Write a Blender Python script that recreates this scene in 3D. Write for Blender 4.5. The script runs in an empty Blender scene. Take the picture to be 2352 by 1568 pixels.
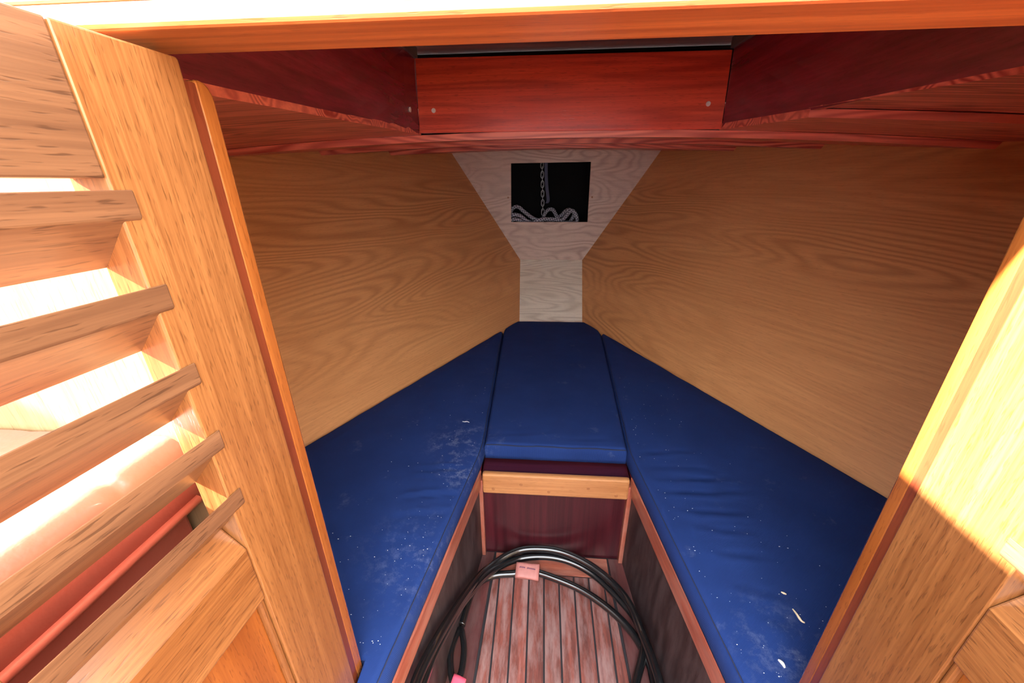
import bpy, bmesh, math, random
from mathutils import Vector, Matrix, noise
random.seed(7)
V = Vector
SC = bpy.context.scene
COL = SC.collection

# ------------------------------------------------------------------ camera
CAM = V((-0.062, 0.0, 0.0))
def cam_axes(pitch, yaw, roll):
    p, y, r = map(math.radians, (pitch, yaw, roll))
    f = V((-math.sin(y)*math.cos(p), math.cos(y)*math.cos(p), -math.sin(p)))
    rt = V((math.cos(y), math.sin(y), 0)); up = rt.cross(f)
    return rt*math.cos(r) - up*math.sin(r), rt*math.sin(r) + up*math.cos(r), f
rt, up, fw = cam_axes(22.6, 4.4, 0.45)
cd = bpy.data.cameras.new('camera'); cam = bpy.data.objects.new('camera', cd); COL.objects.link(cam)
cd.sensor_width = 36.0; cd.lens = 36.0*880.0/2352.0; cd.clip_start = 0.005
cam.matrix_world = Matrix(((rt.x, up.x, -fw.x, CAM.x), (rt.y, up.y, -fw.y, CAM.y), (rt.z, up.z, -fw.z, CAM.z), (0, 0, 0, 1)))
SC.camera = cam

# ------------------------------------------------------------------ light
SC.view_settings.view_transform = 'Standard'; SC.view_settings.look = 'None'
SC.view_settings.gamma = 1.0; SC.view_settings.use_curve_mapping = False
SC.view_settings.exposure = 3.2
w = bpy.data.worlds.new('world'); SC.world = w; w.use_nodes = True
bg = w.node_tree.nodes['Background']
bg.inputs['Color'].default_value = (0.93, 0.96, 1.0, 1); bg.inputs['Strength'].default_value = 1.5
sd = bpy.data.lights.new('sun', 'SUN'); sun = bpy.data.objects.new('sun', sd); COL.objects.link(sun)
sd.energy = 11.0; sd.angle = math.radians(1.2); sd.color = (1.0, 0.95, 0.86)
SUN_DIR = V((1.0, 0.16, -0.56)).normalized()
sun.rotation_euler = SUN_DIR.to_track_quat('-Z', 'Y').to_euler()
sun.location = (-3, -1, 3)

# ------------------------------------------------------------------ materials
def nt(name):
    m = bpy.data.materials.new(name); m.use_nodes = True
    t = m.node_tree; return m, t, t.nodes, t.links, t.nodes['Principled BSDF']
def node(N, kind, **kw):
    n = N.new(kind)
    for k, v in kw.items():
        if k in n.inputs.keys(): n.inputs[k].default_value = v
        else: setattr(n, k, v)
    return n
def math_n(N, L, op, a, b=None):
    n = N.new('ShaderNodeMath'); n.operation = op
    for i, x in enumerate((a, b)):
        if x is None: continue
        if isinstance(x, (int, float)): n.inputs[i].default_value = x
        else: L.new(x, n.inputs[i])
    return n.outputs[0]
def mixc(N, L, fac, a, b, mode='MIX'):
    n = N.new('ShaderNodeMix'); n.data_type = 'RGBA'; n.blend_type = mode
    for i, x in ((0, fac), (6, a), (7, b)):
        if isinstance(x, (int, float)): n.inputs[i].default_value = x
        elif isinstance(x, tuple): n.inputs[i].default_value = (*x, 1) if len(x) == 3 else x
        else: L.new(x, n.inputs[i])
    return n.outputs[2]
def ramp(N, L, src, stops):
    n = N.new('ShaderNodeValToRGB'); e = n.color_ramp.elements
    while len(e) > 1: e.remove(e[-1])
    for i, (p, c) in enumerate(stops):
        x = e[0] if i == 0 else e.new(p)
        x.position = p; x.color = (*c, 1) if len(c) == 3 else c
    L.new(src, n.inputs[0]); return n.outputs[0]
def local_vec(N, L, scale, spread=30.0):
    tc = N.new('ShaderNodeTexCoord'); oi = N.new('ShaderNodeObjectInfo')
    ad = N.new('ShaderNodeVectorMath'); ad.operation = 'MULTIPLY_ADD'
    cmb = N.new('ShaderNodeCombineXYZ')
    r1 = math_n(N, L, 'MULTIPLY', oi.outputs['Random'], spread)
    for i in range(3): L.new(r1, cmb.inputs[i])
    ad.inputs[1].default_value = (1, 1, 1); L.new(tc.outputs['Object'], ad.inputs[0]); L.new(cmb.outputs[0], ad.inputs[2])
    def mapped(s):
        m = N.new('ShaderNodeVectorMath'); m.operation = 'MULTIPLY'
        L.new(ad.outputs[0], m.inputs[0]); m.inputs[1].default_value = s; return m.outputs[0]
    return mapped
def wood(name, dark, mid, light, ring=(1.2, 9, 9), rings=14, ring_amt=.5, fibre=.5, pores=.5, rough=.35, coat=.3, wear=None, wear_amt=0, pore_scale=1.0, bump=.15, vary=.3, fine=1.0, sharp=2.2, patch=0.0):
    m, t, N, L, b = nt(name)
    mp = local_vec(N, L, None)
    n1 = node(N, 'ShaderNodeTexNoise', Scale=1.0, Detail=2.0, Roughness=.45); L.new(mp(ring), n1.inputs['Vector'])
    s = math_n(N, L, 'SINE', math_n(N, L, 'MULTIPLY', n1.outputs[0], rings*6.283))
    s = math_n(N, L, 'POWER', math_n(N, L, 'MULTIPLY_ADD', s, .5), 1.0)
    s.node.inputs[0].links[0].from_node.inputs[2].default_value = .5
    rg = math_n(N, L, 'POWER', s, sharp)
    if patch:
        n6 = node(N, 'ShaderNodeTexNoise', Scale=1.0, Detail=1.0); L.new(mp((ring[0]*1.3, ring[1]*.8, ring[2]*.8)), n6.inputs['Vector'])
        rg = math_n(N, L, 'MULTIPLY', rg, ramp(N, L, n6.outputs[0], [(.42, (1-patch,)*3), (.62, (1, 1, 1))]))
    n2 = node(N, 'ShaderNodeTexNoise', Scale=1.0, Detail=3.0, Roughness=.6); L.new(mp((5*fine, 170*fine, 170*fine)), n2.inputs['Vector'])
    n3 = node(N, 'ShaderNodeTexNoise', Scale=1.0, Detail=1.0); L.new(mp((45*pore_scale, 420*pore_scale, 420*pore_scale)), n3.inputs['Vector'])
    n4 = node(N, 'ShaderNodeTexNoise', Scale=1.0, Detail=2.0); L.new(mp((2.2, 14, 14)), n4.inputs['Vector'])
    c = mixc(N, L, ramp(N, L, n4.outputs[0], [(.3, (0, 0, 0)), (.7, (1, 1, 1))]), mid, light)
    c = mixc(N, L, math_n(N, L, 'MULTIPLY', rg, ring_amt), c, dark)
    fb = ramp(N, L, n2.outputs[0], [(.35, (1, 1, 1)), (.65, (0, 0, 0))])
    c = mixc(N, L, math_n(N, L, 'MULTIPLY', fb, fibre*.55), c, dark)
    pr = ramp(N, L, n3.outputs[0], [(.60, (0, 0, 0)), (.70, (1, 1, 1))])
    c = mixc(N, L, math_n(N, L, 'MULTIPLY', pr, pores*.6), c, tuple(x*.45 for x in dark))
    if wear:
        n5 = node(N, 'ShaderNodeTexNoise', Scale=1.0, Detail=5.0, Roughness=.65); L.new(mp((9, 38, 38)), n5.inputs['Vector'])
        wv = ramp(N, L, n5.outputs[0], [(.42, (0, 0, 0)), (.62, (1, 1, 1))])
        c = mixc(N, L, math_n(N, L, 'MULTIPLY', wv, wear_amt), c, wear)
    oi = N.new('ShaderNodeObjectInfo')
    hv = N.new('ShaderNodeHueSaturation'); L.new(c, hv.inputs['Color'])
    L.new(math_n(N, L, 'MULTIPLY_ADD', oi.outputs['Random'], vary), hv.inputs['Value'])
    hv.inputs['Value'].links[0].from_node.inputs[2].default_value = 1 - vary/2
    L.new(hv.outputs[0], b.inputs['Base Color'])
    b.inputs['Roughness'].default_value = rough
    b.inputs['Coat Weight'].default_value = coat; b.inputs['Coat Roughness'].default_value = .18
    bp = node(N, 'ShaderNodeBump', Strength=bump, Distance=.0006)
    L.new(math_n(N, L, 'SUBTRACT', n2.outputs[0], pr), bp.inputs['Height']); L.new(bp.outputs[0], b.inputs['Normal'])
    return m
def plain(name, col, rough=.5, metal=0, noise_amt=.15, scale=40, coat=0, bump=0, bscale=400):
    m, t, N, L, b = nt(name)
    tc = N.new('ShaderNodeTexCoord')
    n = node(N, 'ShaderNodeTexNoise', Scale=scale, Detail=3.0); L.new(tc.outputs['Object'], n.inputs['Vector'])
    c = mixc(N, L, n.outputs[0], tuple(x*(1-noise_amt) for x in col), tuple(min(1, x*(1+noise_amt)) for x in col))
    L.new(c, b.inputs['Base Color']); b.inputs['Roughness'].default_value = rough; b.inputs['Metallic'].default_value = metal
    b.inputs['Coat Weight'].default_value = coat
    if bump:
        n2 = node(N, 'ShaderNodeTexNoise', Scale=bscale, Detail=2.0); L.new(tc.outputs['Object'], n2.inputs['Vector'])
        bp = node(N, 'ShaderNodeBump', Strength=bump, Distance=.001); L.new(n2.outputs[0], bp.inputs['Height']); L.new(bp.outputs[0], b.inputs['Normal'])
    return m
TOPZ = -.716
def cloth(name):
    m, t, N, L, b = nt(name)
    tc = N.new('ShaderNodeTexCoord')
    wv = node(N, 'ShaderNodeTexWave', Scale=210.0, Distortion=1.2, Detail=1.0); wv.inputs['Detail Scale'].default_value = 30
    mp = N.new('ShaderNodeMapping'); mp.inputs['Rotation'].default_value = (0, 0, .9); L.new(tc.outputs['Object'], mp.inputs[0]); L.new(mp.outputs[0], wv.inputs[0])
    n = node(N, 'ShaderNodeTexNoise', Scale=9.0, Detail=5.0, Roughness=.6); L.new(tc.outputs['Object'], n.inputs['Vector'])
    c = mixc(N, L, n.outputs[0], (.006, .015, .072), (.013, .036, .150))
    c = mixc(N, L, math_n(N, L, 'MULTIPLY', wv.outputs['Fac'], .30), c, (.024, .068, .28))
    n2 = node(N, 'ShaderNodeTexNoise', Scale=14.0, Detail=8.0, Roughness=.75); L.new(tc.outputs['Object'], n2.inputs['Vector'])
    dust = ramp(N, L, n2.outputs[0], [(.60, (0, 0, 0)), (.80, (1, 1, 1))])
    c = mixc(N, L, math_n(N, L, 'MULTIPLY', dust, .35), c, (.16, .20, .30))
    for (px, py, pr, amt) in ((-.285, .93, .13, .55), (-.262, .80, .075, .8), (-.30, .55, .16, .3), (.36, .42, .12, .35)):
        dm = N.new('ShaderNodeVectorMath'); dm.operation = 'DISTANCE'; L.new(tc.outputs['Object'], dm.inputs[0]); dm.inputs[1].default_value = (px, py, TOPZ)
        fo = math_n(N, L, 'MULTIPLY', ramp(N, L, math_n(N, L, 'DIVIDE', dm.outputs['Value'], pr), [(0, (1, 1, 1)), (1, (0, 0, 0))]), amt)
        n3 = node(N, 'ShaderNodeTexNoise', Scale=34.0, Detail=8.0, Roughness=.8); L.new(tc.outputs['Object'], n3.inputs['Vector'])
        sp = ramp(N, L, n3.outputs[0], [(.50, (0, 0, 0)), (.68, (1, 1, 1))])
        c = mixc(N, L, math_n(N, L, 'MULTIPLY', fo, sp), c, (.22, .26, .36))
    L.new(c, b.inputs['Base Color']); b.inputs['Roughness'].default_value = .95
    b.inputs['Specular IOR Level'].default_value = .15
    bp = node(N, 'ShaderNodeBump', Strength=.35, Distance=.0012); L.new(wv.outputs['Fac'], bp.inputs['Height']); L.new(bp.outputs[0], b.inputs['Normal'])
    return m
def rope_mat(name):
    m, t, N, L, b = nt(name)
    uv = N.new('ShaderNodeTexCoord')
    ck = node(N, 'ShaderNodeTexChecker', Scale=1.0); ck.inputs['Color1'].default_value = (.55, .56, .62, 1); ck.inputs['Color2'].default_value = (.10, .10, .14, 1)
    mp = N.new('ShaderNodeMapping'); mp.inputs['Scale'].default_value = (8, 110, 1); mp.inputs['Rotation'].default_value = (0, 0, .35)
    L.new(uv.outputs['UV'], mp.inputs[0]); L.new(mp.outputs[0], ck.inputs['Vector'])
    L.new(ck.outputs['Color'], b.inputs['Base Color']); b.inputs['Roughness'].default_value = .8
    return m

OAK = wood('oak_veneer', (.34, .135, .045), (.62, .290, .110), (.70, .345, .135), ring=(.55, 3.6, 3.6), rings=34, ring_amt=.6, fibre=.4, pores=.3, rough=.5, coat=.08, vary=.0, sharp=1.6, patch=.75)
OAKP = wood('pale_oak_veneer', (.27, .17, .13), (.58, .42, .34), (.66, .49, .40), ring=(1.5, 4.5, 4.5), rings=26, ring_amt=.55, fibre=.4, pores=.3, rough=.5, coat=.08, vary=.05, sharp=1.8, patch=.6)
OAKS = wood('stem_oak_veneer', (.46, .38, .28), (.80, .72, .58), (.86, .80, .67), ring=(1.0, 6, 6), rings=20, ring_amt=.6, fibre=.4, pores=.3, rough=.5, coat=.08, vary=.05, sharp=1.8, patch=.4)
DOORW = wood('varnished_door_wood', (.090, .024, .005), (.22, .082, .022), (.27, .112, .035), ring=(.8, 60, 60), rings=3, ring_amt=.25, fibre=.9, pores=.75, rough=.3, coat=.45, vary=.10, pore_scale=1.5, fine=2.4)
DOORO = wood('orange_varnished_wood', (.13, .030, .006), (.24, .070, .013), (.29, .095, .02), ring=(.8, 40, 40), rings=3, ring_amt=.3, fibre=.6, pores=.5, rough=.25, coat=.5, vary=.08, pore_scale=1.5, fine=2.2)
REBSH = wood('groove_shade_red', (.05, .010, .004), (.13, .026, .010), (.17, .036, .013), ring=(.8, 40, 40), rings=3, ring_amt=.3, fibre=.5, pores=.3, rough=.3, coat=.3, vary=0, fine=2)  # dark red carries the shade of the door groove
SLATW = wood('slat_wood', (.052, .019, .009), (.148, .065, .029), (.190, .090, .042), ring=(.9, 50, 50), rings=3, ring_amt=.3, fibre=.7, pores=.85, rough=.35, coat=.3, vary=.12, pore_scale=1.1, fine=1.8)
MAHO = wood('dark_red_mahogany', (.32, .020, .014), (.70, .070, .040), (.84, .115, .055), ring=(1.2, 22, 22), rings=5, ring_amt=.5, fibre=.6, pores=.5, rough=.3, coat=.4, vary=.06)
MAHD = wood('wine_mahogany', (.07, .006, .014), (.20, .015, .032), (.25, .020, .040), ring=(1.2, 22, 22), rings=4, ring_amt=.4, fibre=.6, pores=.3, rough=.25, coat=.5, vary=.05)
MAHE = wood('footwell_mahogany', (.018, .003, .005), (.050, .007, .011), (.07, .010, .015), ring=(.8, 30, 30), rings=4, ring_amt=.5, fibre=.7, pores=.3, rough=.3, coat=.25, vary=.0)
PINE = wood('red_pine', (.34, .040, .030), (.80, .190, .125), (.86, .24, .155), ring=(.8, 9, 9), rings=20, ring_amt=1.0, fibre=.35, pores=.1, rough=.45, coat=.15, vary=.10, sharp=1.2, patch=.4)
HEAD = wood('header_wood', (.28, .055, .016), (.54, .150, .042), (.62, .200, .055), ring=(.7, 40, 60), rings=4, ring_amt=.5, fibre=.7, pores=.45, rough=.35, coat=.3, vary=.0, fine=1.5, pore_scale=1.2)
CREAM = wood('tan_bulkhead_wood', (.16, .085, .028), (.29, .20, .095), (.36, .27, .145), ring=(.8, 20, 20), rings=5, ring_amt=.3, fibre=.5, pores=.4, rough=.4, coat=.3, vary=.0, fine=1.6)  # one even tan wood tone
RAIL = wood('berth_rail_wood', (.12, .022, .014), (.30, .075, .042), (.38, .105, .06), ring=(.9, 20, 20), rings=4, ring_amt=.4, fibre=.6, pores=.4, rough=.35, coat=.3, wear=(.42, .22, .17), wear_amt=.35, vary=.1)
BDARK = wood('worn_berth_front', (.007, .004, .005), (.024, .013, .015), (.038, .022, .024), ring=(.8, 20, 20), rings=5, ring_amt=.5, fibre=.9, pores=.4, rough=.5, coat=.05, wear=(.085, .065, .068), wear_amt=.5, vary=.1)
TRIMW = wood('golden_step_trim', (.25, .08, .024), (.44, .195, .070), (.50, .24, .092), ring=(.9, 20, 20), rings=4, ring_amt=.3, fibre=.6, pores=.4, rough=.3, coat=.4, vary=.0)
TEAK = wood('worn_teak', (.045, .011, .009), (.175, .043, .031), (.24, .066, .046), ring=(1.0, 24, 24), rings=4, ring_amt=.4, fibre=.8, pores=.5, rough=.6, coat=0, wear=(.27, .165, .155), wear_amt=.8, vary=.35)
MARG = wood('floor_margin_wood', (.03, .007, .008), (.085, .020, .020), (.12, .032, .028), ring=(1, 18, 18), rings=4, ring_amt=.4, fibre=.6, pores=.4, rough=.5, coat=.1, wear=(.15, .09, .085), wear_amt=.35, vary=.15)
LIDW = wood('lid_underside', (.10, .04, .04), (.24, .10, .095), (.30, .13, .125), rings=5, rough=.75, coat=0, vary=0)
BLUE = cloth('navy_cloth')
SEAM = plain('dark_seam_thread', (.008, .014, .045), .9)
BLACK = plain('black_cable_sheath', (.006, .007, .008), .2, coat=.6, bump=.1, bscale=90)
CAULK = plain('black_caulk', (.012, .010, .013), .6)
DARK = plain('shade_black', (.004, .0035, .005), .95)  # near-black colour stands for the lack of light in the locker
PINK = plain('pink_plastic_sleeve', (.40, .15, .13), .5, noise_amt=.25, scale=60)
RED2 = plain('magenta_plastic', (.72, .10, .17), .35)
INK = plain('purple_ink', (.10, .03, .10), .7)
VINYL = plain('salmon_vinyl', (.38, .088, .055), .38, noise_amt=.08, coat=.2, bump=.35, bscale=160)
STEEL = plain('galvanised_steel', (.55, .56, .58), .35, metal=.9)
STRAP = plain('blue_grey_webbing', (.12, .13, .2), .8)
GREYS = plain('grey_seal', (.13, .11, .11), .6)
SCREW = plain('bright_screw', (.85, .78, .74), .35)
PLUG = plain('wood_plug', (.30, .12, .045), .4)
WHITE = plain('white_gelcoat', (.82, .82, .78), .35)
STRAW = plain('pale_wood_shaving', (.75, .62, .42), .7)
LINT = plain('pale_lint', (.6, .62, .65), .9)
ROPE = rope_mat('braided_rope')

# ------------------------------------------------------------------ mesh helpers
WORLD = {}
def set_parent(o, parent, M):
    WORLD[o.name] = M.copy()
    if parent is not None:
        o.parent = parent
        o.matrix_parent_inverse = WORLD[parent.name].inverted()
    o.matrix_basis = M
def tag(o, label=None, cat=None, group=None, kind=None):
    for k, v in (('label', label), ('category', cat), ('group', group), ('kind', kind)):
        if v: o[k] = v
    return o
def empty(name, loc=(0, 0, 0), **kw):
    o = bpy.data.objects.new(name, None); COL.objects.link(o); o.empty_display_size = .05
    set_parent(o, None, Matrix.Translation(loc)); return tag(o, **kw)
def link(name, me, mat, parent=None, M=Matrix.Identity(4), smooth=False, bevel=0, **kw):
    o = bpy.data.objects.new(name, me); COL.objects.link(o)
    if mat and not me.materials: me.materials.append(mat)
    set_parent(o, parent, M)
    if smooth:
        for p in me.polygons: p.use_smooth = True
    if bevel:
        b = o.modifiers.new('bevel', 'BEVEL'); b.width = bevel; b.segments = 2; b.limit_method = 'ANGLE'; b.angle_limit = math.radians(40)
    return tag(o, **kw)
def frame(origin, gx, gz):
    x = V(gx).normalized(); z = V(gz); z = (z - x*z.dot(x)).normalized(); y = z.cross(x)
    return Matrix(((x.x, y.x, z.x, origin[0]), (x.y, y.y, z.y, origin[1]), (x.z, y.z, z.z, origin[2]), (0, 0, 0, 1)))
def finish(bm, name):
    bmesh.ops.recalc_face_normals(bm, faces=bm.faces)
    me = bpy.data.meshes.new(name); bm.to_mesh(me); bm.free(); return me
def prism(name, pts, t, mat, grain, parent=None, bevel=.0015, **kw):
    """planar polygon extruded by vector t; grain runs along local x"""
    pts = [V(p) for p in pts]; t = V(t)
    c = sum(pts, V())/len(pts)
    n = (pts[1]-pts[0]).cross(pts[2]-pts[0])
    M = frame(c, grain, n if abs(V(grain).normalized().dot(n.normalized())) < .9 else V(grain).orthogonal()); I = M.inverted()
    bm = bmesh.new()
    a = [bm.verts.new(I @ p) for p in pts]; b = [bm.verts.new(I @ (p+t)) for p in pts]
    bm.faces.new(a); bm.faces.new(b[::-1])
    k = len(a)
    for i in range(k): bm.faces.new((a[i], b[i], b[(i+1) % k], a[(i+1) % k]))
    return link(name, finish(bm, name), mat, parent, M, bevel=bevel, **kw)
def box(name, lo, hi, mat, grain, parent=None, bevel=.0015, **kw):
    x0, y0, z0 = lo; x1, y1, z1 = hi
    return prism(name, [(x0, y0, z0), (x1, y0, z0), (x1, y1, z0), (x0, y1, z0)], (0, 0, z1-z0), mat, grain, parent, bevel, **kw)
def spline(P, n=10, closed=False):
    P = [V(p) for p in P]; out = []
    k = len(P); rng = range(k if closed else k-1)
    for i in rng:
        g = (lambda j: P[j % k]) if closed else (lambda j: P[max(0, min(k-1, j))])
        a, b, c, d = g(i-1), g(i), g(i+1), g(i+2)
        for s in range(n):
            u = s/n
            out.append(.5*((2*b) + (c-a)*u + (2*a-5*b+4*c-d)*u*u + (3*b-a-3*c+d)*u**3))
    if not closed: out.append(P[-1])
    return out
def tube(path, r, seg=10, closed=False):
    bm = bmesh.new(); uvl = bm.loops.layers.uv.new('UVMap')
    k = len(path); rings = []; ln = [0]
    for i in range(1, k): ln.append(ln[-1]+(path[i]-path[i-1]).length)
    nrm = None
    for i in range(k):
        if closed: tg = path[(i+1) % k]-path[i-1]
        else: tg = path[min(k-1, i+1)]-path[max(0, i-1)]
        tg.normalize()
        if nrm is None: nrm = tg.orthogonal().normalized()
        nrm = (nrm - tg*nrm.dot(tg)).normalized(); bn = tg.cross(nrm)
        rr = r(i/(k-1)) if callable(r) else r
        rings.append([bm.verts.new(path[i] + (nrm*math.cos(a)+bn*math.sin(a))*rr) for a in [2*math.pi*j/seg for j in range(seg)]])
    for i in range(k if closed else k-1):
        A = rings[i]; B = rings[(i+1) % k]
        for j in range(seg):
            f = bm.faces.new((A[j], A[(j+1) % seg], B[(j+1) % seg], B[j])); f.smooth = True
            l1 = ln[i]; l2 = ln[i+1] if i+1 < k else ln[i]+.01
            for lp, uvv in zip(f.loops, ((j/seg, l1), ((j+1)/seg, l1), ((j+1)/seg, l2), (j/seg, l2))): lp[uvl].uv = uvv
    if not closed:
        bm.faces.new(rings[0][::-1]); bm.faces.new(rings[-1])
    return finish(bm, 'tube')
def disc_mesh(r, h, seg=12):
    bm = bmesh.new(); bmesh.ops.create_cone(bm, segments=seg, radius1=r, radius2=r*.75, depth=h, cap_ends=True); return finish(bm, 'plug')

# ------------------------------------------------------------------ numbers of the place (metres, eye height = 0)
TOP = -0.72           # cushion tops
BASE = -0.775         # berth platform
def wall_x(Y, z): return 1.203 - .495*Y + .65*(z - TOP)
def floor_z(Y): return -1.103 - .1*(.875 - Y)
def rail_x(Y, s): return -(.220 + .138*(.88-Y)) if s < 0 else .203 + .116*(.88-Y)
HY0, HY1, HZ = .302, .356, .097      # door bulkhead faces, header height
JL, JR = -.372, .360                 # door jambs

# ------------------------------------------------------------------ setting: hull lining, bow, bulkhead
for s, nm in ((-1, 'wall_left'), (1, 'wall_right')):
    q = lambda Y, z: V((s*wall_x(Y, z), Y, z))
    pts = [q(.34, -.80), q(2.403, -.80), q(2.403, .22), q(.34, .22)]
    n = V((s, .495, -.65)).normalized()
    prism(nm, pts, n*.015, OAK, pts[1]-pts[0], bevel=0, kind='structure',
          label='%s oak veneer lining of the bow cabin above the blue cushions' % ('left' if s < 0 else 'right'))
# bow panel with the locker opening
bY = 2.40
def bow_panel():
    o = [(-wall_x(bY, -.447)-.02, -.447), (wall_x(bY, -.447)+.02, -.447), (wall_x(bY, .20)+.02, .20), (-wall_x(bY, .20)-.02, .20)]
    h = [(-.2455, -.223), (.2085, -.223), (.2065, .101), (-.2445, .098)]
    M = frame((0, bY, -.1), (1, 0, 0), (0, -1, 0)); I = M.inverted(); bm = bmesh.new()
    L = []
    for Y in (bY, bY+.014):
        L.append(([bm.verts.new(I @ V((x, Y, z))) for x, z in o], [bm.verts.new(I @ V((x, Y, z))) for x, z in h]))
    for k in range(2):
        for i in range(4): bm.faces.new((L[k][0][i], L[k][0][(i+1) % 4], L[k][1][(i+1) % 4], L[k][1][i]))
    for e in range(2):
        for i in range(4): bm.faces.new((L[0][e][i], L[0][e][(i+1) % 4], L[1][e][(i+1) % 4], L[1][e][i]))
    return finish(bm, 'bow_panel'), M
me, M = bow_panel()
wb = link('wall_bow', me, OAKP, None, M, bevel=.0015, kind='structure', label='pale oak bow panel with a square chain locker opening')
pl = disc_mesh(.006, .004)
for x in (-.263, .226): link('screw_hole', pl, PLUG, wb, Matrix.Translation((x, bY-.0005, -.085)) @ Matrix.Rotation(math.pi/2, 4, 'X'))
# sloping stem panel under it
w0, w1 = .193, .166
prism('wall_stem', [(-w0, bY+.002, -.447), (w0, bY+.002, -.447), (w1+.01, 2.005, -.775), (-w1-.01, 2.005, -.775)], (0, .012, -.006), OAKS, (1, 0, 0), bevel=0,
      kind='structure', label='narrow pale oak stem panel below the locker opening')
# chain locker lining: near-black panels, the unlit inside put into their colour
lk = empty('wall_locker', (0, 2.65, -.25), kind='structure', label='dark inside of the chain locker in the bow')
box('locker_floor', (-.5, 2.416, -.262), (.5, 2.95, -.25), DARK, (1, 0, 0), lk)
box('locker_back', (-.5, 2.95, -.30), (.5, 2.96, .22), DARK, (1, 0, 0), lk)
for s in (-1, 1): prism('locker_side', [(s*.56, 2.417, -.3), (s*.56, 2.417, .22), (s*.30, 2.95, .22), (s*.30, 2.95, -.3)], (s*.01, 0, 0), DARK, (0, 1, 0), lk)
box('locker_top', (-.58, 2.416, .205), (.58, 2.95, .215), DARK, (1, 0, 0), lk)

# door bulkhead round the opening
bh = empty('wall_aft', (0, HY0, HZ), kind='structure', label='tan wooden bulkhead around the cabin doorway')
box('head_board', (-1.75, HY0, HZ+.016), (1.75, HY1-.004, .60), CREAM, (1, 0, 0), bh, .002)
box('side_board', (-1.75, HY0, -1.34), (JL, HY1-.004, HZ+.015), CREAM, (0, 0, 1), bh, .002)
box('side_board', (JR, HY0, -1.34), (1.75, HY1-.004, HZ+.015), CREAM, (0, 0, 1), bh, .002)
# lining board under the header: its underside is the long orange band
prism('trim_1', [(-.43, HY0-.003, HZ), (.42, HY0-.003, HZ), (.42, HY1, HZ), (-.43, HY1, HZ)], (0, 0, .0155), HEAD, (1, 0, 0), None, .003,
      kind='structure', label='orange varnished header board over the cabin doorway')

# ceiling of lapped athwartship boards with camber
CAMBER = .034
ceil = empty('ceiling', (0, 1.3, .14), kind='structure', label='reddish lapped pine boards under the foredeck')
def trunk_x(Y): return .410 + max(0., 1.2-Y)*.143
def ceiling_board(Y0, Y1, z0, z1, side=0, th=.015):
    """underside z0 at the aft edge, z1 at the fore edge on the centreline; side -1/1: only outboard of the hatch trunk"""
    bm = bmesh.new(); nx = 24; ny = 4
    cx = 0; M = Matrix.Translation((0, (Y0+Y1)/2, .13)); I = M.inverted()
    g = [[], []]
    for k in (0, 1):
        for j in range(ny+1):
            Y = Y0+(Y1-Y0)*j/ny; row = []
            for i in range(nx+1):
                u = i/nx
                hi = wall_x(Y, .12)+.05
                if side == 0: x = -hi+2*hi*u
                else: x = side*(trunk_x(Y)+(hi-trunk_x(Y))*u)
                z = z0+(z1-z0)*j/ny - CAMBER*x*x + k*th
                row.append(bm.verts.new(I @ V((x, Y, z))))
            g[k].append(row)
    for k in (0, 1):
        for j in range(ny):
            for i in range(nx): bm.faces.new((g[k][j][i], g[k][j][i+1], g[k][j+1][i+1], g[k][j+1][i]))
    for i in range(nx):
        for j in (0, ny): bm.faces.new((g[0][j][i], g[0][j][i+1], g[1][j][i+1], g[1][j][i]))
    for j in range(ny):
        for i in (0, nx): bm.faces.new((g[0][j][i], g[0][j+1][i], g[1][j+1][i], g[1][j][i]))
    return link('plank', finish(bm, 'plank'), PINE, ceil, M)
ceiling_board(.35, 1.212, .112, .131, -1)
ceiling_board(.35, .905, .112, .136, 1)
ceiling_board(.90, 1.212, .119, .131, 1)
ceiling_board(1.21, 1.625, .1125, .148, 0, .0175)
ceiling_board(1.62, 1.965, .1315, .158, 0, .0175)
ceiling_board(1.96, 2.40, .1405, .165, 0, .0175)
hu = empty('wall_hull', (0, 1.6, -1.3), kind='structure', label='outer hull shell behind the berths')
box('bottom', (-1.75, .30, -1.34), (1.75, 3.05, -1.31), DARK, (0, 1, 0), hu)
box('stem_side', (-1.75, 3.03, -1.31), (1.75, 3.05, .20), DARK, (1, 0, 0), hu)
for s in (-1, 1): box('topside', (min(s*1.72, s*1.75), .30, -1.31), (max(s*1.72, s*1.75), 3.03, .20), DARK, (0, 1, 0), hu)
dk = empty('ceiling_deck', (0, 1.3, .2), kind='structure', label='foredeck above the ceiling boards')
for s in (-1, 1): box('deck_slab', (min(s*.57, s*1.75), .35, .20), (max(s*.57, s*1.75), 1.3, .22), WHITE, (0, 1, 0), dk)
box('deck_slab', (-1.75, 1.3, .20), (1.75, 3.05, .22), WHITE, (1, 0, 0), dk)

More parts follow.
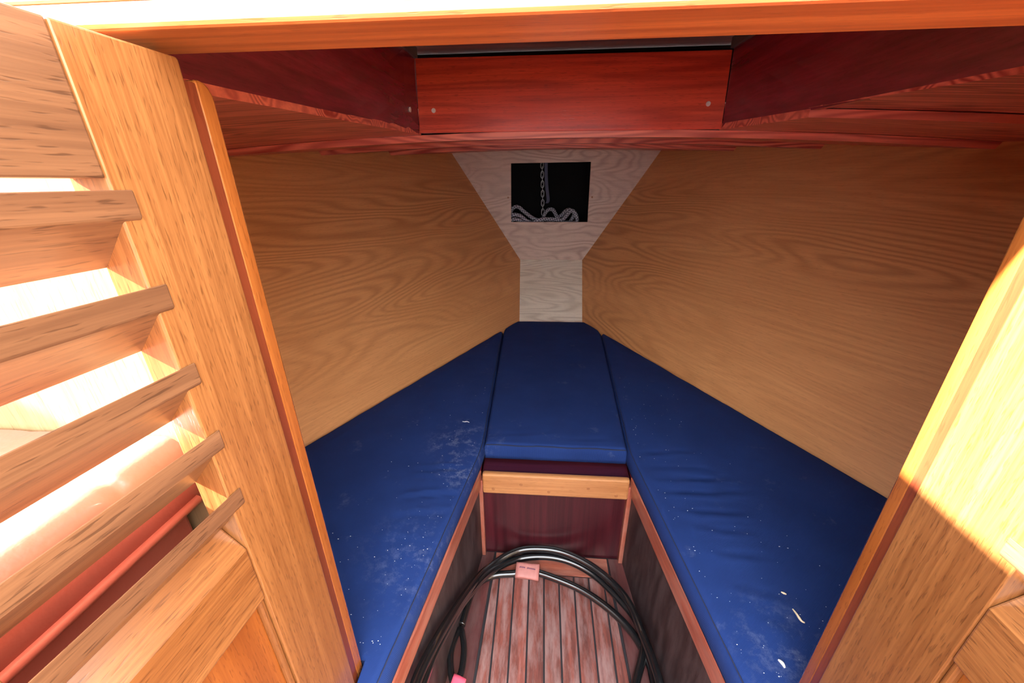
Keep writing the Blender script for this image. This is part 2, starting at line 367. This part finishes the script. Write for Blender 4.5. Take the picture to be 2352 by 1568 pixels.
# ------------------------------------------------------------------ hatch trunk (raised box open below)
tr = empty('deck_hatch', (0, 1.2, .13), label='dark red mahogany hatch well under the foredeck, just below the header', cat='hatch')
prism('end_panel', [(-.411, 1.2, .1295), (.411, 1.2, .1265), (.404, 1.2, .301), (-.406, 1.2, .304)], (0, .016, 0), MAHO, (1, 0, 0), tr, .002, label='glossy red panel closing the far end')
for s in (-1, 1):
    a, b = V((s*.4065, 1.2, .303)), V((s*.432, .36, .295)); c, d = V((s*.530, .36, .118)), V((s*.4115, 1.2, .128))
    bm = bmesh.new(); M = frame((s*.45, .8, .2), (0, -1, 0), (s, 0, 0)); I = M.inverted(); rows = []
    n = 10
    for k in (0, 1):
        rows.append([[bm.verts.new(I @ ((a.lerp(b, i/n)).lerp(d.lerp(c, i/n), j/4) + V((s*.016*k, 0, 0)))) for j in range(5)] for i in range(n+1)])
    for k in (0, 1):
        for i in range(n):
            for j in range(4): bm.faces.new((rows[k][i][j], rows[k][i+1][j], rows[k][i+1][j+1], rows[k][i][j+1]))
    for i in range(n):
        for j in (0, 4): bm.faces.new((rows[0][i][j], rows[0][i+1][j], rows[1][i+1][j], rows[1][i][j]))
    for j in range(4):
        for i in (0, n): bm.faces.new((rows[0][i][j], rows[0][i][j+1], rows[1][i][j+1], rows[1][i][j]))
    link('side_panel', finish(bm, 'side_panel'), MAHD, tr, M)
    prism('edge_seal', [(s*.399, 1.205, .304), (s*.414, 1.205, .304), (s*.440, .36, .296), (s*.425, .36, .296)], (0, 0, .024), GREYS, (0, 1, 0), tr)
sc = disc_mesh(.0065, .005)
for x, z in ((-.366, .183), (.366, .185)): link('screw', sc, SCREW, tr, Matrix.Translation((x, 1.1985, z)) @ Matrix.Rotation(math.pi/2, 4, 'X'))
link('screw', sc, SCREW, tr, Matrix.Translation((-.4160, 1.145, .178)) @ Matrix.Rotation(-math.pi/2, 4, 'Y'))
box('coaming', (-.50, 1.262, .20), (.50, 1.28, .327), DARK, (1, 0, 0), tr)
for s in (-1, 1): box('coaming', (min(s*.56, s*.575), .354, .20), (max(s*.56, s*.575), 1.28, .327), DARK, (0, 1, 0), tr)
prism('lid', [(-.60, .354, .3345), (.60, .354, .3345), (.60, 1.30, .3285), (-.60, 1.30, .3285)], (0, 0, .02), LIDW, (1, 0, 0), tr, .002, label='brown underside of the lid')

# ------------------------------------------------------------------ sole
fl = empty('floor', (0, .7, -1.11), kind='structure', label='worn teak plank sole of the footwell with black seams')
def on_floor(x, Y, dz=0): return V((x, Y, floor_z(Y)+dz))
def floor_quad(name, a, b, c, d, mat, dz, th, grain):
    return prism(name, [on_floor(*a, dz), on_floor(*b, dz), on_floor(*c, dz), on_floor(*d, dz)], (0, 0, -th), mat, grain, fl, .001)
floor_quad('seam_bed', (-.33, .02), (.32, .02), (.25, .95), (-.27, .95), CAULK, -.004, .03, (0, 1, 0))
xs = [-.167+.0449*k for k in range(8)]
edges = [(-.188, -.216)] + [(x, x) for x in xs] + [(.166, .192)]
for (f0, n0), (f1, n1) in zip(edges[:-1], edges[1:]):
    g = .0022
    floor_quad('plank', (n0+g, .30), (n1-g, .30), (f1-g, .811), (f0+g, .811), TEAK, 0, .012, (0, 1, 0))
floor_quad('cross_board', (-.185, .815), (.165, .815), (.165, .874), (-.185, .874), RAIL, 0, .012, (1, 0, 0))
floor_quad('margin_board', (-.30, .30), (-.219, .30), (-.191, .874), (-.236, .874), MARG, .001, .013, (0, 1, 0))
floor_quad('margin_board', (.195, .30), (.275, .30), (.218, .874), (.169, .874), MARG, .001, .013, (0, 1, 0))
box('saloon_board', (-1.32, -1.4, -1.21), (1.3, .298, -1.19), TEAK, (0, 1, 0), fl)

# ------------------------------------------------------------------ berths and step
for s, nm in ((-1, 'left'), (1, 'right')):
    b = empty('berth', (s*.5, .8, BASE), label='mahogany berth front with a worn red rail on the %s of the footwell' % nm, cat='berth')
    R = lambda Y, d=0: s*(abs(rail_x(Y, s))+d)
    prism('platform', [(R(.36, .003), .36, BASE-.001), (R(.88, .003), .88, BASE-.001), (s*.26, 1.92, BASE-.001), (s*(wall_x(1.92, BASE-.02)-.002), 1.92, BASE-.001), (s*(wall_x(.36, BASE-.02)-.002), .36, BASE-.001)], (0, 0, -.018), MAHD, (0, 1, 0), b)
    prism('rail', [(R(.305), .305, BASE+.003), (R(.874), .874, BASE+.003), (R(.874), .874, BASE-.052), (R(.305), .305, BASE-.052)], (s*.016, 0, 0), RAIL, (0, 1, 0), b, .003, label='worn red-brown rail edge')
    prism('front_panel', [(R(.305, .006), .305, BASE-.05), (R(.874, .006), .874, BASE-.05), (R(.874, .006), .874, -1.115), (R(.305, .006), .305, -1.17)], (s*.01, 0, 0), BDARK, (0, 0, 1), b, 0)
st = empty('footwell_step', (0, .875, -1.1), label='mahogany end panel closing the footwell below the short centre cushion', cat='step')
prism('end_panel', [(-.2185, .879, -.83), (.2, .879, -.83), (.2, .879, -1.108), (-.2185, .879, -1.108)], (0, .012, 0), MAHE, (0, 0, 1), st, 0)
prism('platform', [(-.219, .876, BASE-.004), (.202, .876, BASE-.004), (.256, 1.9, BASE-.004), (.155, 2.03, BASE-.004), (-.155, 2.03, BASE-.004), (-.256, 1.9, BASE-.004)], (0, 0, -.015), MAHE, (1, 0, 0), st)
box('corner_post', (-.235, .862, -1.105), (-.218, .885, -.80), RAIL, (0, 0, 1), st)
box('corner_post', (.199, .862, -1.105), (.217, .885, -.80), RAIL, (0, 0, 1), st)
tb = box('trim_board', (-.2175, .858, -.843), (.2005, .876, -.771), TRIMW, (1, 0, 0), st, .006, label='golden varnished trim board with wood plugs')
pl2 = disc_mesh(.0055, .002)
for x, z in ((-.186, -.825), (-.105, -.804), (-.025, -.826), (.086, -.806), (.166, -.828)):
    link('plug', pl2, PLUG, tb, Matrix.Translation((x, .8578, z)) @ Matrix.Rotation(math.pi/2, 4, 'X'))

# ------------------------------------------------------------------ cushions
def spaced(n, e=.06):
    """0..1 with extra rows near both ends"""
    a = [0, .25*e, .5*e, .75*e, e]
    return a + [e+(1-2*e)*i/n for i in range(1, n)] + [1-x for x in reversed(a)]
def cushion(name, inner, outer, ya, yf, label, folds, r=.013, z0=BASE, crown=.004, seam_sides=('i',), flare=True, doorway=9.0):
    """inner(Y)/outer(Y): plan edges at the top; grid skin with rounded shoulders, creases as relief"""
    S = spaced(150, .02); T = spaced(70, .045)
    bm = bmesh.new(); P = {}
    zt = TOP
    for i, sv in enumerate(S):
        Y = ya+(yf-ya)*sv
        for j, tv in enumerate(T):
            xi, xo = inner(Y), outer(Y); x = xi+(xo-xi)*tv
            if Y < .362 and abs(x) > doorway: x = math.copysign(doorway, x)
            wd = abs(xo-xi)
            d = min(tv*wd, (1-tv)*wd, sv*(yf-ya), (1-sv)*(yf-ya))
            dr = r-math.sqrt(max(0, r*r-(r-d)**2)) if d < r else 0
            z = zt-dr + crown*min(1, d/.06)
            z += .0016*noise.noise(V((x*9, Y*9, 3))) + .0007*noise.noise(V((x*26, Y*26, 8)))
            for (fx, fy, ln, wdt, dep, ang) in folds:
                ca, sa = math.cos(ang), math.sin(ang)
                lx = (x-fx)*ca+(Y-fy)*sa; ly = -(x-fx)*sa+(Y-fy)*ca - .10*lx*lx/max(ln, .01)
                u = lx/ln
                if -.15 < u < 1 and abs(ly) < wdt*4:
                    env = math.sin(math.pi*min(1, max(0, (u+.15)/1.15)))**.7
                    z += dep*env*(math.exp(-(ly/wdt)**2*1.2) - 1.3*math.exp(-((ly-wdt*1.3)/(wdt*.6))**2))
            P[i, j] = bm.verts.new((x, Y, z))
    nS, nT = len(S), len(T)
    for i in range(nS-1):
        for j in range(nT-1): bm.faces.new((P[i, j], P[i+1, j], P[i+1, j+1], P[i, j+1]))
    border = [(i, 0) for i in range(nS)] + [(nS-1, j) for j in range(1, nT)] + [(i, nT-1) for i in range(nS-2, -1, -1)] + [(0, j) for j in range(nT-2, 0, -1)]
    loops = [[P[b] for b in border]]
    for k, zz in enumerate((.35, .7, 1)):
        row = []
        for b in border:
            v = P[b].co; z = v.z+(z0-v.z)*zz
            x, y = v.x, v.y
            if flare and b[1] == nT-1: x = math.copysign(min(abs(x), wall_x(y, z)-.004), x)
            if not flare: x = math.copysign(min(abs(x), wall_x(y, z)-.004), x)
            if b[1] == 0: x += math.copysign(.0035*math.sin(math.pi*zz), -1 if inner(y) > outer(y) else 1)*-1
            row.append(bm.verts.new((x, y, z)))
        loops.append(row)
    k = len(border)
    for a, b2 in zip(loops[:-1], loops[1:]):
        for i in range(k): bm.faces.new((a[i], a[(i+1) % k], b2[(i+1) % k], b2[i]))
    bm.faces.new(loops[-1])
    bmesh.ops.remove_doubles(bm, verts=bm.verts[:], dist=1e-5)
    t = empty(name, ((inner(ya)+outer(ya))/2, ya, z0), label=label, cat='cushion')
    link('cover', finish(bm, 'cover'), BLUE, t, smooth=True)
    return t
def seam(parent, pts, r=.0011):
    p = spline(pts, 12); q = []
    for i, v in enumerate(p): q.append(v+V((0, 0, .0009*noise.noise(v*60))))
    link('seam', tube(q, r, 6), SEAM, parent)
def lerp_pts(tab):
    def f(Y):
        for (y0, x0), (y1, x1) in zip(tab[:-1], tab[1:]):
            if Y <= y1: return x0+(x1-x0)*(Y-y0)/(y1-y0)
        return tab[-1][1]
    return f
FR = [(.252, .905, .15, .007, .0030, .03), (.262, .845, .16, .006, .0026, -.06), (.262, .80, .19, .008, .0042, -.02), (.275, .755, .20, .008, .0045, -.02),
      (.285, .70, .16, .008, .0040, -.10), (.30, .655, .13, .008, .0028, -.2), (.315, .59, .12, .008, .0028, -.15), (.32, .52, .13, .008, .0022, -.3), (.33, .47, .12, .007, .0022, -.5)]
FL = [(-.245, .83, .16, .007, .0030, math.pi+.05), (-.250, .79, .15, .006, .0030, math.pi-.03), (-.262, .735, .15, .007, .0040, math.pi+.10), (-.275, .675, .13, .007, .0026, math.pi+.1), (-.30, .60, .10, .007, .0015, math.pi)]
inL = lerp_pts([(.30, -.304), (.36, -.296), (.88, -.2255), (.93, -.2215), (1.84, -.2535), (2.0, -.2535)])
inR = lerp_pts([(.30, .270), (.36, .264), (.88, .2075), (.93, .204), (1.93, .262), (2.0, .262)])
ouL = lambda Y: -(wall_x(Y, TOP-.012)-.004)
ouR = lambda Y: wall_x(Y, TOP-.012)-.004
cl = cushion('berth_cushion', inL, ouL, .306, 1.862, 'long navy blue berth cushion on the left, dusted with pale lint beside the footwell', FL, doorway=.3335)
cr = cushion('berth_cushion', inR, ouR, .306, 1.862, 'long navy blue berth cushion on the right, creased beside the footwell, with wood shavings', FR, doorway=.3215)
def seam_pts(f, off, ys): return [V((f(y)+off, y, TOP-.0035)) for y in ys]
seam(cl, seam_pts(inL, -.004, [.31, .36, .45, .55, .65, .75, .88, .95, 1.1, 1.3, 1.5, 1.7, 1.85]))
seam(cr, seam_pts(inR, .004, [.31, .36, .45, .55, .65, .75, .88, .95, 1.1, 1.3, 1.5, 1.7, 1.85]))
ciL = lerp_pts([(.9, -.2165), (1.85, -.2475), (1.90, -.246), (1.97, -.215), (2.05, -.172)])
ciR = lerp_pts([(.9, .199), (1.85, .2535), (1.90, .247), (1.97, .215), (2.05, .172)])
cc = cushion('centre_cushion', ciL, ciR, .930, 2.028, 'short navy blue infill cushion in the middle, against the bow panel', [(-.19, .965, .2, .009, .0012, .02), (.02, .955, .16, .008, .0010, -.03)], r=.009, z0=BASE+.002, flare=False)
seam(cc, [V((ciL(.93)+.004+(ciR(.93)-ciL(.93)-.008)*k/8, .9315, TOP-.0045+.0012*math.sin(k*2.3))) for k in range(9)], .0018)

# ------------------------------------------------------------------ louvred doors
U = V((.0685, .99765, 0))
def make_door(name, end, side, label, n_slats=5):
    """end: far lower lip corner; side -1 left door (face looks to +x), +1 right door (face looks to -x). v runs back towards the viewer, w out of the face."""
    face = V((U.y, -U.x, 0))*(-side)
    E0 = V((end[0], end[1], 0))
    d = empty(name, (end[0], end[1], -.74), kind='structure', label=label)
    P = lambda v, z, w=0: E0 - U*v + V((0, 0, z)) + face*w
    TH = .030
    def slab(nm, v0, v1, z0, z1, w0, w1, mat, grain, bevel=.0015, parent=d, **kw):
        return prism(nm, [P(v0, z0, w0), P(v1, z0, w0), P(v1, z1, w0), P(v0, z1, w0)], face*(w1-w0), mat, grain, parent, bevel, **kw)
    up_ = V((0, 0, 1)); DT = .088; DB = -.80; W = .335
    # lip with rounded upper corner
    z1 = .0775; pts = [P(0, DB, -.004), P(0, z1-.014, -.004)] + [P(.010-.010*math.cos(a), z1-.014+.014*math.sin(a), -.004) for a in (.4, .8, 1.2)] + [P(.0115, z1, -.004), P(.016, z1-.001, -.004), P(.016, DB, -.004)]
    prism('lip', pts, face*-.018, DOORO, up_, d, .002)
    slab('groove_shade_strip', .0158, .0283, DB, z1-.003, -.024, -.0035, REBSH, up_, .0008)  # nearly flush strip, coloured dark in place of a shaded groove
    sv0 = .0285; sv1 = .108 if side < 0 else .1185
    # stile with the top corner eased
    pts = [P(sv0, DB), P(sv0, DT-.002), P(sv0+.0006, DT-.0006), P(sv0+.002, DT), P(sv1, DT), P(sv1, DB)]
    prism('stile', pts, face*-TH, DOORW, up_, d, .0015)
    slab('stile', W-.08, W, DB, DT, 0, -TH, DOORW, up_)
    slab('top_rail', sv1+.0004, W-.0804, .004, DT, 0, -TH, SLATW, U)
    a, b = sv1+.0004, W-.0804
    # lower rail with a sloping shoulder
    sec = [(-.329, 0), (-.400, 0), (-.400, -TH), (-.292, -TH)]
    prism('lock_rail', [P(a, z, ww) for z, ww in sec], -U*(b-a), DOORW, U, d, .002)
    slab('panel', a-.004, b+.004, -.66, -.3985, -.010, -.018, DOORO, up_, .001)
    slab('bead', a, a+.006, -.655, -.4005, -.003, -.010, DOORW, up_, .002)
    slab('bottom_rail', a, b, DB, -.655, 0, -TH, DOORW, U)
    # louvre slats: front edge proud, housed in the stile, falling away to the back
    for k in range(n_slats):
        zt = -.0025-.0650*k
        sec = [(zt, .0015), (zt-.0185, .0015), (zt-.0525, -.029), (zt-.038, -.029)]
        prism('slat', [P(sv1-.0125, z, ww) for z, ww in sec], -U*(W-.0675-sv1), SLATW, U, d, .0012)
    return d
make_door('door_1', (-.3345, .356), -1, 'varnished louvred door standing open on the left')
make_door('door_2', (.3225, .356), 1, 'sunlit varnished louvred door standing open on the right')

# ------------------------------------------------------------------ saloon outside the doorway: settee on the left, low unseen walls with heights set for the light
se = empty('settee', (-.8, -.4, -1.19), label='red upholstered settee base seen between the lowest louvre slats', cat='settee')
box('front', (-.47, -1.39, -1.19), (-.455, .298, -.318), VINYL, (0, 1, 0), se, .004)
box('seat_board', (-1.2, -1.39, -.335), (-.471, .298, -.318), MAHD, (0, 1, 0), se)
def quilt():
    bm = bmesh.new(); nx, ny = 60, 150; g = {}
    x0, x1, y0, y1 = -.425, -1.19, -1.38, .298
    for i in range(nx+1):
        for j in range(ny+1):
            u = (i/nx)**1.5; x = x0+(x1-x0)*u; y = y1+(y0-y1)*(j/ny)**1.8
            d = min(abs(x-x0), abs(x-x1), abs(y-y0)); r = .02
            z = -.238-(r-math.sqrt(max(0, r*r-(r-d)**2)) if d < r else 0)
            gx = abs(((x+.505)/.085) % 1-.5); gy = abs(((y-.235)/.095) % 1-.5)
            for q in (.5-gx, .5-gy): z -= .004*math.exp(-(q/.05)**2)
            g[i, j] = bm.verts.new((x, y, z))
    for i in range(nx):
        for j in range(ny): bm.faces.new((g[i, j], g[i+1, j], g[i+1, j+1], g[i, j+1]))
    bd = [(i, 0) for i in range(nx+1)]+[(nx, j) for j in range(1, ny+1)]+[(i, ny) for i in range(nx-1, -1, -1)]+[(0, j) for j in range(ny-1, 0, -1)]
    lo = [bm.verts.new((g[b].co.x, g[b].co.y, -.316)) for b in bd]; k = len(bd)
    for i in range(k): bm.faces.new((g[bd[i]], g[bd[(i+1) % k]], lo[(i+1) % k], lo[i]))
    bm.faces.new(lo); return finish(bm, 'pad')
sq = empty('settee_cushion', (-.8, -.4, -.316), label='quilted salmon vinyl settee cushion behind the left louvred door', cat='cushion')
link('pad', quilt(), VINYL, sq, smooth=True)
link('piping', tube([V((-.4245, y, -.312)) for y in (-1.37, -1, -.5, 0, .29)], .005, 8), VINYL, sq)
box('wall_saloon_left', (-1.36, -1.4, -1.25), (-1.32, .300, .20), CREAM, (0, 1, 0), None, .002, kind='structure', label='low cabin side behind the settee')
box('wall_saloon_aft', (-1.36, -1.44, -1.25), (1.36, -1.40, -.25), CREAM, (1, 0, 0), None, .002, kind='structure', label='unseen low wooden bulkhead at the after end of the saloon')  # out of view; top kept low so sky light reaches the forepeak
box('wall_saloon_right', (1.32, -1.4, -1.25), (1.36, .300, .45), CREAM, (0, 1, 0), None, .002, kind='structure', label='low cabin side on the right')

# ------------------------------------------------------------------ black cable coiled on the sole
R0 = .0104
path = [(.150, .470, -1.128), (.189, .558, -1.119), (.222, .63, -1.112), (.219, .69, -1.105), (.179, .748, -1.098), (.112, .811, -1.090), (.036, .844, -1.083), (-.045, .850, -1.080), (-.125, .834, -1.082), (-.195, .775, -1.065),
        (-.236, .661, -1.004), (-.252, .549, -.93), (-.267, .449, -.888), (-.270, .36, -.865), (-.262, .30, -.85), (-.255, .29, -.83), (-.265, .33, -.835), (-.274, .394, -.846), (-.262, .484, -.880), (-.240, .639, -.975), (-.208, .775, -1.060),
        (-.126, .844, -1.060), (-.046, .858, -1.056), (.034, .848, -1.057), (.123, .804, -1.062), (.192, .732, -1.070), (.216, .626, -1.058), (.226, .557, -1.055), (.228, .515, -1.062), (.215, .44, -1.10), (.205, .38, -1.128), (.228, .40, -1.138), (.236, .47, -1.130),
        (.233, .563, -1.122), (.230, .603, -1.117), (.203, .663, -1.110), (.15, .718, -1.104), (.07, .768, -1.099), (-.032, .802, -1.095), (-.082, .808, -1.094), (-.124, .799, -1.095), (-.176, .792, -1.096), (-.214, .772, -1.094), (-.238, .735, -1.090), (-.247, .690, -1.090), (-.252, .640, -1.090)]
loop = [(-.253, .628, -1.086), (-.265, .59, -1.083), (-.262, .552, -1.085), (-.247, .515, -1.088), (-.232, .530, -1.086), (-.232, .572, -1.083), (-.241, .606, -1.080)]
cb = empty('cable', (0, .7, -1.11), label='black coiled cable with pink sleeves lying on the teak sole', cat='cable')
link('sheath', tube(spline(path, 9), R0, 12), BLACK, cb)
link('end_loop', tube(spline(loop, 9, True), .0082, 10, True), BLACK, cb, label='small black eye loop at the cable end')
def sleeve(name, c, along, dims, mat, pinch=.12):
    bm = bmesh.new(); bmesh.ops.create_cube(bm, size=1); bmesh.ops.subdivide_edges(bm, edges=bm.edges[:], cuts=5, use_grid_fill=True)
    for v in bm.verts:
        x, y, z = v.co
        rr = 1-pinch*(1-(2*abs(x))**2)
        n = max(abs(y), abs(z))*2
        v.co = V((x*dims[0], y*dims[1]*rr, z*dims[2]*rr))
        e = (abs(y)*2)**4+(abs(z)*2)**4
        if e > 1: v.co.y /= e**.12; v.co.z /= e**.12
        if abs(x) > .45: v.co.y *= .93; v.co.z *= .93
        v.co += V((0, noise.noise(v.co*60)*.0015, noise.noise(v.co*70+V((3, 1, 2)))*.0015))
    M = frame(c, along, (0, -.45, .9))
    return link(name, finish(bm, name), mat, cb, M, smooth=True)
sl = sleeve('sleeve', (-.082, .806, -1.091), (.072, -.006, .001), (.070, .046, .027), PINK)
tag(sl, label='dirty pink plastic sleeve with small purple print')
Ms = WORLD[sl.name]
for a, b in ((-.024, -.006), (-.001, .026)):
    pts = []
    for i in range(int((b-a)/.0016)): pts.append(Ms @ V((a+i*.0016, .006+(.0026 if i % 2 else -.0018)*(1-.6*(i/14)) - .04*(a+i*.0016), .0140)))
    link('print_mark', tube(pts, .0010, 5), INK, sl)
s2 = sleeve('sleeve', (-.238, .500, -1.088), (.25, 1, .05), (.045, .034, .026), RED2); tag(s2, label='magenta plastic sleeve at the cable eye')

# ------------------------------------------------------------------ chain locker contents
ch = empty('anchor_chain', (-.062, 2.62, .17), label='steel chain hanging in the dark bow locker', cat='chain')
lnk = []
for i in range(40):
    a = 2*math.pi*i/40; c, s_ = math.cos(a), math.sin(a)
    lnk.append(V((.0085*c, 0, .0125*s_ + (.0075 if s_ > 0 else -.0075))))
link_me = tube(lnk, .0019, 6, True)
for k in range(13):
    z = .150-.0275*k; x = -.070+.0011*k
    o = link('link', link_me, STEEL, ch, Matrix.Translation((x, 2.60, z)) @ Matrix.Rotation((math.pi/2 if k % 2 else .12), 4, 'Z'))
sp = spline([V((-.044, 2.66, .18)), V((-.041, 2.66, .05)), V((-.035, 2.66, -.03)), V((-.024, 2.665, -.11)), V((-.034, 2.66, -.13))], 6)
bm = bmesh.new(); prev = None
for p in sp:
    row = [bm.verts.new(p+V((sx*.010, sy*.0015, 0))) for sx, sy in ((-1, -1), (1, -1), (1, 1), (-1, 1))]
    if prev:
        for i in range(4): bm.faces.new((prev[i], prev[(i+1) % 4], row[(i+1) % 4], row[i]))
    else: bm.faces.new(row)
    prev = row
bm.faces.new(prev)
link('webbing_strap', finish(bm, 'strap'), STRAP, label='grey webbing strap hanging beside the steel chain', cat='strap')
rope = empty('mooring_rope', (0, 2.55, -.25), label='grey braided rope heaped at the bottom of the locker opening', cat='rope')
RP = [(-.27, 2.52, -.235), (-.25, 2.50, -.160), (-.213, 2.50, -.142), (-.172, 2.51, -.172), (-.116, 2.52, -.212), (-.06, 2.56, -.235), (-.16, 2.60, -.235), (-.25, 2.56, -.215), (-.25, 2.47, -.188), (-.20, 2.46, -.190), (-.150, 2.46, -.225), (-.12, 2.47, -.236),
      (-.095, 2.46, -.222), (-.050, 2.455, -.212), (.01, 2.455, -.212), (.055, 2.46, -.222), (.06, 2.52, -.235), (.03, 2.56, -.20), (.006, 2.58, -.165), (-.027, 2.58, -.168), (-.05, 2.56, -.21), (0, 2.62, -.236), (.06, 2.58, -.20), (.085, 2.56, -.172), (.115, 2.555, -.164), (.14, 2.56, -.19), (.11, 2.54, -.236),
      (.065, 2.50, -.225), (.085, 2.50, -.20), (.118, 2.50, -.165), (.145, 2.50, -.185), (.155, 2.50, -.225), (.13, 2.52, -.240), (.05, 2.48, -.240)]
link('strand', tube(spline(RP, 10), .0115, 10), ROPE, rope)
link('strand', tube(spline([(-.26, 2.45, -.236), (-.24, 2.445, -.212), (-.205, 2.44, -.214), (-.17, 2.445, -.232), (-.10, 2.45, -.24)], 10), .0115, 10), ROPE, rope)

# ------------------------------------------------------------------ bits lying on the cushions
def shaving(pts, r, label, mat=STRAW):
    o = link('wood_shaving', tube(spline([V(p) for p in pts], 5), lambda u: r*(1-.5*abs(2*u-1)), 6), mat, label=label, cat='shaving')
    return o
zt = TOP+.0062
shaving([(.404, .488, zt), (.4052, .478, zt+.001), (.407, .468, zt), (.411, .465, zt)], .0022, 'long pale wood shaving with a hooked end on the right cushion')
shaving([(.401, .519, zt), (.404, .516, zt+.001), (.408, .515, zt)], .0020, 'short pale wood shaving above the hooked one on the right cushion')
shaving([(.334, .404, zt-.001), (.337, .399, zt), (.338, .393, zt-.001)], .0030, 'pale flake near the front edge of the right cushion', LINT)
shaving([(-.304, 1.030, zt), (-.296, 1.027, zt+.001), (-.289, 1.029, zt+.001), (-.281, 1.026, zt)], .0014, 'white curl of thread on the left cushion', LINT)
bm = bmesh.new()
for k in range(260):
    s = random.choice((-1, 1)); Y = .38+1.0*random.random()**2
    a = abs(inL(Y) if s < 0 else inR(Y)); x = a+.02+(.33-.1*Y)*random.random()**1.4
    r_ = random.uniform(.0003, .0009)
    if random.random() < .25 and s < 0: x = a+.015+.05*random.random(); Y = random.uniform(.5, 1.0); r_ *= .8
    c = V((s*x, Y, TOP+.0050+random.uniform(0, .0015)))
    bmesh.ops.create_icosphere(bm, subdivisions=1, radius=r_, matrix=Matrix.Translation(c) @ Matrix.Diagonal((random.uniform(.8, 2.2), 1, .5, 1)))
link('lint', finish(bm, 'lint'), LINT, kind='stuff', label='pale specks of lint scattered over the navy cushions', cat='lint')
